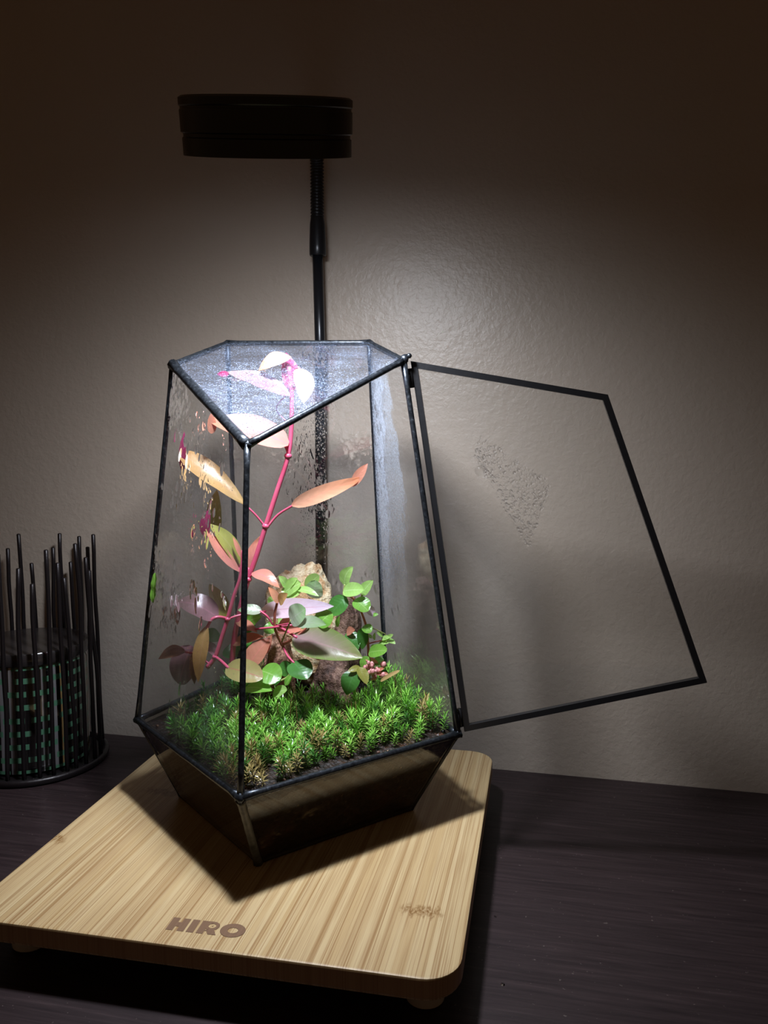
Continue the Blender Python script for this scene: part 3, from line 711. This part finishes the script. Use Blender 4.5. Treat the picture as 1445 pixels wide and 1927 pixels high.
up = plant('creeping_plant', (560, 1150, .012), 'light green leaf rosette climbing in front of the tall cream stone')
stem(up, [(556, 1180, .01), (548, 1140, .008), (542, 1112, .004)], (4, 3), T_GREEN)
leaf(up, (538, 1108), (560, 1088), 16, 'lime', .004, -.002, roll=.4, shape='ovate')
leaf(up, (540, 1104), (524, 1084), 15, 'lime', .006, .0, roll=.3, shape='ovate')
leaf(up, (542, 1106), (533, 1120), 14, 'lime', .006, .0, roll=.3, shape='ovate')
leaf(up, (535, 1115), (566, 1098), 26, 'lime', .002, -.004, roll=.3, shape='round')
leaf(up, (540, 1122), (566, 1114), 18, 'lime', .0, -.006, roll=.3, shape='round')
leaf(up, (576, 1108), (600, 1082), 24, 'lime', .012, .012, roll=.2, shape='round')
leaf(up, (592, 1126), (594, 1092), 33, 'grey', .006, .004, roll=.1, shape='round')
leaf(up, (556, 1108), (600, 1122), 13, 'lime', -.002, -.008, roll=.4, shape='lance', bend=.1)
leaf(up, (510, 1140), (518, 1124), 20, 'lime', .006, .004, roll=.2, shape='round')
leaf(up, (506, 1130), (526, 1132), 16, 'green', .01, .01, roll=.3, shape='round')

Y5 = .012
rg = plant('creeping_plant', (694, 1235, Y5), 'upright green plant with glossy oval leaves at the right of the stones')
stem(rg, [(694, 1245, Y5), (692, 1205, Y5), (688, 1175, Y5), (678, 1148, Y5), (668, 1130, Y5), (652, 1122, Y5), (618, 1136, .01)], (5, 4), T_RED)
leaf(rg, (648, 1102), (664, 1066), 23, 'lime', Y5, .010, roll=.2, shape='ovate', pet=[(646, 1124, Y5), (647, 1110, Y5)], petmat=T_GREEN, petw=4, sidebend=-.12)
leaf(rg, (646, 1112), (684, 1110), 27, 'lime', .008, .002, roll=.1, shape='round')
leaf(rg, (680, 1118), (702, 1092), 20, 'lime', .008, .006, roll=.2, shape='ovate', pet=[(680, 1130, Y5)], petmat=T_GREEN)
leaf(rg, (668, 1128), (693, 1150), 30, 'green', .004, .0, roll=.2, shape='round', edge=None) if False else leaf(rg, (668, 1128), (693, 1150), 30, 'green', .004, .0, roll=.2, shape='round')
leaf(rg, (652, 1124), (622, 1156), 34, 'dark', .008, .004, roll=.1, shape='round')
leaf(rg, (690, 1142), (704, 1160), 17, 'white', .010, .010, roll=.3, shape='ovate')
leaf(rg, (700, 1158), (712, 1156), 7, 'green', .010, .010, roll=.2, shape='ovate')
leaf(rg, (684, 1178), (698, 1190), 19, 'green', .004, .002, roll=.2, shape='round')
leaf(rg, (634, 1180), (639, 1158), 9, 'green', .004, .0, roll=.2, shape='lance')
leaf(rg, (655, 1190), (674, 1222), 26, 'dark', .006, .0, roll=.1, shape='ovate')
leaf(rg, (680, 1182), (682, 1222), 22, 'dark', .006, .004, roll=.1, shape='ovate')
leaf(rg, (652, 1190), (668, 1186), 16, 'red', .006, .002, roll=.2, shape='ovate')
leaf(rg, (694, 1228), (728, 1224), 24, 'green', .002, -.004, roll=.2, shape='round')
leaf(rg, (694, 1236), (682, 1262), 22, 'green', .002, .0, roll=.2, shape='ovate')
leaf(rg, (722, 1240), (700, 1252), 16, 'green', .004, .0, roll=.3, shape='ovate')
leaf(rg, (724, 1260), (722, 1284), 16, 'dark', .004, .0, roll=.3, shape='ovate')
leaf(rg, (676, 1256), (690, 1288), 20, 'olive', -.006, -.012, roll=.2, shape='ovate')
leaf(rg, (678, 1256), (654, 1264), 12, 'olive', -.004, -.010, roll=.2, shape='ovate')
leaf(rg, (668, 1262), (652, 1308), 36, 'dark', -.006, -.014, roll=.1, shape='ovate')
leaf(rg, (688, 1240), (712, 1248), 10, 'pink', .002, .0, roll=.2, shape='ovate')

sp = plant('small_sprig', (712, 1215, .02), 'fine stemmed sprig with tiny bright green leaves at the right edge of the planting')
stem(sp, [(690, 1212, .012), (715, 1206, .016), (732, 1206, .018), (738, 1205, .018)], (2.6, 2), T_PINK)
stem(sp, [(700, 1182, .012), (715, 1188, .014), (728, 1196, .018), (734, 1204, .018)], (2, 1.6), T_GREEN)
for b, t, w_ in (((704, 1204), (706, 1190), 6), ((712, 1212), (732, 1210), 8), ((720, 1196), (708, 1190), 9), ((718, 1202), (734, 1200), 9), ((727, 1204), (740, 1194), 9), ((722, 1210), (728, 1202), 9),
                 ((730, 1204), (744, 1212), 9), ((718, 1216), (728, 1222), 7), ((722, 1212), (712, 1220), 7), ((696, 1196), (686, 1204), 7), ((700, 1200), (690, 1194), 6), ((706, 1214), (698, 1220), 7)):
    leaf(sp, b, t, w_, 'lime', .016, .012, roll=.3)

bud = plant('succulent', (705, 1268, -.004), 'small pinkish red knobbly cluster nestled at the right in the moss')
bm = bmesh.new(); rnd = random.Random(3)
for k in range(34):
    p = at(704+rnd.gauss(0, 9), 1266+rnd.gauss(0, 8), -.004+rnd.uniform(-.004, .004)); blob(bm, p, rnd.uniform(.0010, .0019), 7, 5, (1, 1, 1.3))
M_BUD = (lambda q: q.end(q.pbr(q.mix(q.noise(q.coord(), 300, 2), (.5, .12, .13), (.72, .42, .40)), .3)))(N('succulent_pink'))
obj('bead_leaves', bm, M_BUD, bud)['kind'] = 'stuff'
for b, t, w_ in (((706, 1262), (722, 1258), 7), ((708, 1268), (730, 1268), 7)): leaf(bud, b, t, w_, 'pink', -.004, -.006, shape='strap')
ob = obj('dead_leaf', leafmesh(at(716, 1282, -.014), at(752, 1262, -.016), 8*pxm(at(730, 1270, -.01)), .2, .05, 'strap'), L['straw']); tag(recenter(ob), 'dry straw coloured strip of leaf lying on the moss at the right', 'leaf')
ob = obj('green_stuck_leaf', leafmesh(at(288, 1134, -.040), at(292, 1078, -.040), 12*pxm(at(290, 1100, -.04)), .3, .03, 'strap', wave=.3), L['green']); ob.name = 'stuck_leaf'; ob.data.name = 'stuck_leaf'
tag(recenter(ob), 'small green leaf stuck flat inside the left glass edge', 'leaf')

# ------------------------------------------------------------------ moss
def shootbm(bm, base, h, n, ln, rnd, T=None, uvl=None):
    lean = V((rnd.uniform(-.25, .25), rnd.uniform(-.25, .25), 1)).normalized(); X_, Y_ = frame_of(lean)
    tip = base+lean*h
    a, b_, c_ = [bm.verts.new(base+X_*.0003*cos(t)+Y_*.0003*sin(t)) for t in (0, 2.1, 4.2)]; e = bm.verts.new(tip)
    for f in ((a, b_, e), (b_, c_, e), (c_, a, e)):
        fc = bm.faces.new(f)
        for lo in fc.loops: lo[uvl].uv = (.1, 0)
    for k in range(n):
        f = k/n; an = k*2.399; p = base+lean*h*(.25+.75*f); rad = X_*cos(an)+Y_*sin(an)
        elev = .25+1.0*f**2.2; l_ = ln*(.75+.25*sin(f*3))*rnd.uniform(.8, 1.15)
        d1 = (rad*cos(elev)+lean*sin(elev)).normalized(); tn = lean.cross(rad).normalized(); wd = ln*.058
        m = p+d1*l_*.5; q_ = p+d1*l_*.92+rad*l_*.10-lean*l_*.07
        v0, v1 = bm.verts.new(p-tn*wd*.7), bm.verts.new(p+tn*wd*.7); v2, v3 = bm.verts.new(m+tn*wd), bm.verts.new(m-tn*wd); v4 = bm.verts.new(q_)
        f1_ = bm.faces.new((v0, v1, v2, v3)); f2_ = bm.faces.new((v3, v2, v4))
        for lo in f1_.loops: lo[uvl].uv = (.3+.7*f, 0)
        for lo in f2_.loops: lo[uvl].uv = (.5+.5*f, 0)
rnd = random.Random(11); pts = []
cell = {}
def free(x, y, d=.0050):
    kx, ky = int(x//d), int(y//d)
    for i in (-1, 0, 1):
        for j in (-1, 0, 1):
            for p in cell.get((kx+i, ky+j), ()):
                if (p[0]-x)**2+(p[1]-y)**2 < d*d: return False
    cell.setdefault((kx, ky), []).append((x, y)); return True
for k in range(30000):
    x, y = rnd.uniform(-.11, .125), rnd.uniform(-.14, .1)
    m = inside(x, y, rim)
    if m < .005: continue
    # bare strip of soil along the front right rim, moss thinned on the far left to stand in for shade
    a, b = rim[0], rim[1]; e = V((b.x-a.x, b.y-a.y)).normalized(); dfr = abs((x-a.x)*(-e.y)+(y-a.y)*e.x); tt = ((x-a.x)*e.x+(y-a.y)*e.y)/.167
    if dfr < .011+.007*noise.noise(V((tt*7, 0, 5)))+(.004 if .25 < tt < .6 else 0): continue
    if x < -.045 and rnd.random() < .6+(-.045-x)*12: continue
    if x < -.02 and y > -.03 and abs(noise.noise(V((x*40, y*40, 2)))) < .12: continue
    if -.035 < x < .055 and .012 < y < .07: continue
    if free(x, y): pts.append((x, y, dfr, tt))
pts.sort(key=lambda p: (V((p[0], p[1], .06))-O).length)
protos = []
moss = empty('moss_cushion', (.02, -.03, .05), 'cushion of star shaped green moss shoots browning near the front corner, filling the terrarium', 'moss')
proto_me = {}
for mi in range(4):
    for v_ in range(4):
        bm = bmesh.new(); uvl = bm.loops.layers.uv.new('UVMap'); r_ = random.Random(mi*10+v_)
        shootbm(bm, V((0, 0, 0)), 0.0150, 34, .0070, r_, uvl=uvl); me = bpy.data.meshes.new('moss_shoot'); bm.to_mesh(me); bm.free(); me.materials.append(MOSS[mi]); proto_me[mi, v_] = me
def kind_of(x, y, dfr, tt):
    d = (V((x, y))-V((rim[0].x, rim[0].y))).length; r = rnd.random()
    if d < .045 and r < .75-.1*(d/.045): return 3
    if dfr < .025 and tt < .5 and r < .35: return 3
    if r < .06: return 3
    if x < -.055: return 2  # deeper green towards the left paints shade into the moss
    if x < -.03: return 2 if r < .5 else 0
    return 1 if r < .45 else (0 if r < .85 else 2)
rest = {0: bmesh.new()}; uvr = rest[0].loops.layers.uv.new('UVMap')
for i, (x, y, dfr, tt) in enumerate(pts):
    mi = kind_of(x, y, dfr, tt); s = rnd.uniform(.75, 1.2)*(.8 if dfr < .02 else 1); z = soil_z(x, y)-.001
    hump = 1+.45*max(0, noise.noise(V((x*22, y*22, 9))))+(.3 if x > .05 and y > -.01 else 0)
    if i < 300:
        o = bpy.data.objects.new('moss_shoot', proto_me[mi, rnd.randrange(4)]); COL.objects.link(o); o.parent = moss
        o.location = V((x, y, z))-moss.location; o.rotation_euler = (rnd.uniform(-.2, .2), rnd.uniform(-.2, .2), rnd.uniform(0, 6.28)); o.scale = (s, s, s*hump)
    else:
        n0 = len(rest[0].faces); shootbm(rest[0], V((x, y, z)), 0.0150*s*hump, 30, .0068*s, rnd, uvl=uvr); rest[0].faces.ensure_lookup_table()
        for f in rest[0].faces[n0:]: f.material_index = mi
ro = obj('moss_shoots', rest[0], MOSS, moss, False); ro['kind'] = 'stuff'
# thin upright spore stalks
bm = bmesh.new(); uvl = bm.loops.layers.uv.new('UVMap')
for k in range(60):
    x, y, _, _ = pts[rnd.randrange(len(pts))]; z = soil_z(x, y); h = rnd.uniform(.018, .03); ln_ = V((rnd.uniform(-.15, .15), rnd.uniform(-.15, .15), 1))
    tube(bm, [V((x, y, z)), V((x, y, z))+ln_*h*.6, V((x, y, z))+ln_*h+V((rnd.uniform(-.001, .001), 0, 0))], [.00028, .00022, .0001], 5)
ro = obj('spore_stalks', bm, simple('spore_stalk', (.20, .08, .03), .5), moss); ro['kind'] = 'stuff'
# dark beads by the hinge corner
for (bx_, by_, r_), lab in (((834, 1377, .0016), 'larger shiny black bead on the soil by the hinge corner'), ((829, 1385, .0011), 'smaller black bead below the larger one by the hinge corner')):
    p = atz(bx_, by_, .057); bm = bmesh.new(); blob(bm, p, r_, 14, 10); tag(recenter(obj('bead', bm, M_POLE)), lab, 'bead', 'black beads by the hinge corner')

# ------------------------------------------------------------------ lamp
lampC = at(503, 239, -.118); vd = (lampC-O).normalized(); axl_ = (UP-vd*vd.dot(UP)).normalized(); axl_ = Matrix.Rotation(radians(2.7), 3, -vd) @ axl_
POLEY = YW-.022
pb = at(602, 640, POLEY); pc = at(598, 480, POLEY)
lamp = empty('desk_lamp', (pb.x, POLEY, ZT), 'black round headed gooseneck lamp shining down over the terrarium from behind', 'lamp')
HR = .0468; HH = .0290
bm = bmesh.new(); h = HH/2
prof = [(0, h), (HR*.97, h), (HR, h-.001), (HR, h-.0045), (HR*.985, h-.0052), (HR*.985, h-.0062), (HR*.997, h-.007), (HR*.997, -h+.0115), (HR*.97, -h+.0108), (HR*.97, -h+.0092), (HR*.985, -h+.0086), (HR*.985, -h), (HR*.93, -h), (HR*.93, -h+.0062), (0, -h+.0062)]
lathe(bm, lampC, prof, 96, axl_); edge_smooth(obj('lamp_head', bm, M_LAMPB, lamp), 25)
bm = bmesh.new(); lathe(bm, lampC, [(HR*.90, -h+.0058), (0, -h+.0058)], 64, axl_)
for f in bm.faces:
    if f.normal.dot(axl_) > 0: f.normal_flip()
obj('light_panel', bm, M_LED, lamp, False)
ld = bpy.data.lights.new('led_light', 'AREA'); ld.shape = 'DISK'; ld.size = .042; ld.energy = LAMP_POWER; ld.color = LAMP_COL[:3]; ld.use_nodes = True
lt = ld.node_tree; em = lt.nodes['Emission']; ge = lt.nodes.new('ShaderNodeNewGeometry'); vm = lt.nodes.new('ShaderNodeVectorMath'); vm.operation = 'DOT_PRODUCT'
ab = lt.nodes.new('ShaderNodeMath'); ab.operation = 'ABSOLUTE'; po = lt.nodes.new('ShaderNodeMath'); po.operation = 'POWER'; po.inputs[1].default_value = LAMP_FALLOFF
lt.links.new(ge.outputs['Incoming'], vm.inputs[0]); lt.links.new(ge.outputs['Normal'], vm.inputs[1]); lt.links.new(vm.outputs['Value'], ab.inputs[0]); lt.links.new(ab.outputs[0], po.inputs[0]); lt.links.new(po.outputs[0], em.inputs['Strength'])
lo_ = bpy.data.objects.new('led_light', ld); COL.objects.link(lo_); lo_.parent = lamp
M4 = axl_.to_track_quat('Z', 'Y').to_matrix().to_4x4(); M4.translation = lampC-axl_*(h-.0052)-lamp.location; lo_.matrix_local = M4
ptop = at(597.5, 476, POLEY); bm = bmesh.new()
pbase = V((pb.x, POLEY, ZT+.006)); tube(bm, [pbase, pb, ptop], .0046, 20); obj('pole', bm, M_POLE, lamp)
bm = bmesh.new(); d_ = (ptop-pb).normalized(); p0 = at(598, 482, POLEY); p1 = at(597, 408, POLEY); LL = (p1-p0).length; dd_ = (p1-p0).normalized()
lathe(bm, p0, [(0, 0), (.0066, 0), (.0073, .001), (.0073, LL*.25), (.0066, LL*.8), (.0056, LL), (0, LL)], 28, dd_); edge_smooth(obj('collar', bm, M_POLE, lamp))
# gooseneck: ribbed tube that arches forward to the rear rim of the head
rear = lampC+(V((0, 1, 0))-axl_*axl_.y).normalized()*(HR*.97)+axl_*.002
gp = spline([at(597, 408, POLEY), at(596.5, 350, POLEY-.001), at(596, 300, POLEY-.006), at(590, 262, POLEY-.025), at(575, 240, .07), rear+V((-.004, .035, .006)), rear], 10)
bm = bmesh.new(); tot = [0]
for a, b in zip(gp, gp[1:]): tot.append(tot[-1]+(b-a).length)
pts2, rr = [], []; step = .0009; s_ = 0; k = 0; n_ = 0
while s_ < tot[-1]:
    while tot[k+1] < s_: k += 1
    f = (s_-tot[k])/(tot[k+1]-tot[k]); pts2.append(gp[k].lerp(gp[k+1], f)); rr.append((.0060, .0060, .0048)[n_ % 3]); s_ += step; n_ += 1
tube(bm, pts2, rr, 14); obj('gooseneck', bm, M_POLE, lamp)
bm = bmesh.new(); box(bm, (pb.x-.05, POLEY-.016, ZT), (pb.x+.05, POLEY+.016, ZT+.007)); bmesh.ops.bevel(bm, geom=bm.edges[:], offset=.002, segments=3); obj('lamp_base', bm, M_POLE, lamp)

# ------------------------------------------------------------------ wire candle holder with a candle jar
def fit_circle():
    best = None
    def prj(p): v = p-O; z = v.dot(fw); return IW/2+CF*v.dot(RT)/z, IH/2-CF*v.dot(UP)/z
    for i in range(24):
        for j in range(24):
            for k in range(16):
                cx, cy, r = -.38+i*.01, -.05+j*.008, .04+k*.0035
                if cy+r > YW-.006: continue
                P = [prj(V((cx+r*cos(a*.35), cy+r*sin(a*.35), ZT))) for a in range(18)]
                mx = max(P); my = max(P, key=lambda q_: q_[1]); c = (mx[0]-195)**2+(my[1]-1482)**2+(mx[1]-1402)**2*.5+((my[0]-12)/3)**2
                if best is None or c < best[0]: best = (c, cx, cy, r)
    return best[1:]
hcx, hcy, hr = fit_circle()
hold = empty('candle_holder', (hcx, hcy, ZT), 'black wire candle holder of upright rods with uneven tops, left of the scale', 'candle holder')
bm = bmesh.new(); ring = [V((hcx+hr*cos(2*pi*k/64), hcy+hr*sin(2*pi*k/64), ZT+.0036)) for k in range(65)]
tube(bm, ring, .0034, 10, False); bmesh.ops.remove_doubles(bm, verts=bm.verts, dist=.0002); obj('base_ring', bm, M_ROD, hold)
bm = bmesh.new(); lathe(bm, (hcx, hcy, ZT), [(0, .001), (hr-.001, .001), (hr-.001, .004), (0, .004)], 48); edge_smooth(obj('base_plate', bm, M_ROD, hold))
def rod(px_, py_, front, kx=0):
    # where the ray of the rod foot crosses the ring
    r_ = hr-.0005
    best = None
    for k in range(720):
        a = 2*pi*k/720; p = V((hcx+r_*cos(a), hcy+r_*sin(a), ZT+.03)); v = p-O; x = IW/2+CF*v.dot(RT)/v.dot(fw)
        isf = (p-V((hcx, hcy, p.z))).dot(V((O.x-hcx, O.y-hcy, 0)).normalized()) > 0
        if isf != front: continue
        d = abs(x-px_-kx)
        if best is None or d < best[0]: best = (d, a)
    a = best[1]; rodang(a, at(px_, py_, hcy+r_*sin(a)).z, (px_-0)*.1)
used = []
def rodang(a, zt_, seed):
    r_ = hr-.0005; x, y = hcx+r_*cos(a), hcy+r_*sin(a); used.append(a)
    h_ = zt_-(ZT+.003); P = []; rs = random.Random(int(a*1000))
    lx, ly = rs.uniform(-.003, .003), rs.uniform(-.003, .003)
    for k in range(13):
        f = k/12; wv = .0011*noise.noise(V((a*9, f*3.5, 1)))
        P.append(V((x+lx*f*f+wv+cos(a)*(-.003*f), y+ly*f*f+wv+sin(a)*(-.003*f), ZT+.003+h_*f)))
    bm = bmesh.new(); tube(bm, P+[P[-1]+V((0, 0, .0007))], [.0019]*13+[.0011], 9); obj('rod', bm, M_ROD, hold)
for px_, py_, fr in ((0, 1045, True), (31, 1073, True), (62, 1100, True), (88, 1036, True), (114, 1061, True), (131, 1088, True), (150, 1025, True), (166, 1051, True), (177, 1074, True),
                     (15, 1033, False), (40, 1005, False), (66, 1059, False), (97, 1031, False), (114, 1004, False), (136, 1058, False), (149, 1010, False), (163, 1030, False), (179, 1006, False)):
    rod(px_, py_, fr, 12)
rs = random.Random(8)
for k in range(36):
    a = 2*pi*k/36
    if all(abs((a-b+pi) % (2*pi)-pi) > .13 for b in used) and cos(a) < .35: rodang(a, rs.uniform(.06, .10), 1)
# jar inside
jr = hr*.80; jc = V((hcx-.002, hcy, ZT+.0045))
jt = at(75, 1262, hcy-jr).z-jc.z
jar = empty('candle_jar', jc, 'glossy lidded candle jar with green dashed bands standing inside the wire holder', 'jar')
q = N('jar_print_reflections'); tcd = q.n('TexCoord'); s_ = q.n('SeparateXYZ', {0: tcd.outputs['UV']})
row = q.math('MULTIPLY', s_.outputs[1], 8.3); rf = q.math('FRACT', row); ri = q.math('FLOOR', row)
uu = q.math('ADD', q.math('MULTIPLY', s_.outputs[0], 13.0), q.math('MULTIPLY', q.n('TexWhiteNoise', {'W': ri}, noise_dimensions='1D').outputs[0], 1.0))
dash = q.math('MULTIPLY', q.math('LESS_THAN', rf, .42), q.math('LESS_THAN', q.math('FRACT', uu), .78))
cd = q.math('MULTIPLY', q.math('LESS_THAN', q.math('FRACT', q.math('MULTIPLY', s_.outputs[0], 36.0)), .4), 1.0)
tone = q.n('TexWhiteNoise', {'W': q.math('FLOOR', q.math('MULTIPLY', s_.outputs[0], 40.0))}, noise_dimensions='1D').outputs[0]
tr_ = q.n('ValToRGB', {0: tone}); tr_.color_ramp.interpolation = 'CONSTANT'; el = tr_.color_ramp.elements; el[0].color = (.03, .024, .024, 1); el[1].position = .5; el[1].color = (.30, .29, .30, 1); e3 = el.new(.75); e3.color = (.42, .28, .12, 1)  # grey and gold stripes paint reflections into the jar colour
cc_ = q.mix(cd, tr_.outputs[0], (.012, .01, .011)); cc_ = q.mix(dash, cc_, (.055, .14, .085))
M_JAR = q.end(q.pbr(cc_, .12, **{'Coat Weight': 1.0, 'Coat Roughness': .03, 'Metallic': q.math('MULTIPLY', q.math('SUBTRACT', 1.0, dash), .6)}))
bm = bmesh.new(); uvl = bm.loops.layers.uv.new('UVMap'); NJ = 64; prof = [(0, .0), (jr*.94, 0), (jr, .002), (jr, jt*.95), (jr*.97, jt)]
rows = [[bm.verts.new(jc+V((r*cos(2*pi*k/NJ), r*sin(2*pi*k/NJ), z))) for k in range(NJ)] for r, z in prof[1:]]
for i, (a, b) in enumerate(zip(rows, rows[1:])):
    for k in range(NJ):
        f = bm.faces.new((a[k], a[(k+1) % NJ], b[(k+1) % NJ], b[k]))
        for lo, (uu_, vv_) in zip(f.loops, ((k, i), (k+1, i), (k+1, i+1), (k, i+1))): lo[uvl].uv = (uu_/NJ, prof[vv_+1][1]/jt)
bm.faces.new(rows[0][::-1]); bm.faces.new(rows[-1]); edge_smooth(obj('jar_body', bm, M_JAR, jar))
bm = bmesh.new(); lathe(bm, jc+V((0, 0, jt)), [(0, 0), (jr*1.02, 0), (jr*1.04, .0015), (jr*1.04, .0095), (jr*1.02, .011), (jr*.9, .0112), (0, .0112)], 64)
edge_smooth(obj('lid', bm, simple('dark_lid', (.022, .018, .018), .22), jar))

# water spots on the table
for (dx, dy, r_), lab in (((932, 1725, .0011), 'tiny water drop on the table right of the scale, the upper one'), ((946, 1853, .0012), 'tiny water drop on the table near the front right corner of the scale')):
    p = atz(dx, dy, ZT); bm = bmesh.new(); lathe(bm, p, [(0, 0), (r_, 0), (r_*.8, r_*.45), (r_*.4, r_*.65), (0, r_*.7)], 14); tag(recenter(obj('water_drop', bm, M_WATER)), lab, 'water drop', 'water drops on the table')
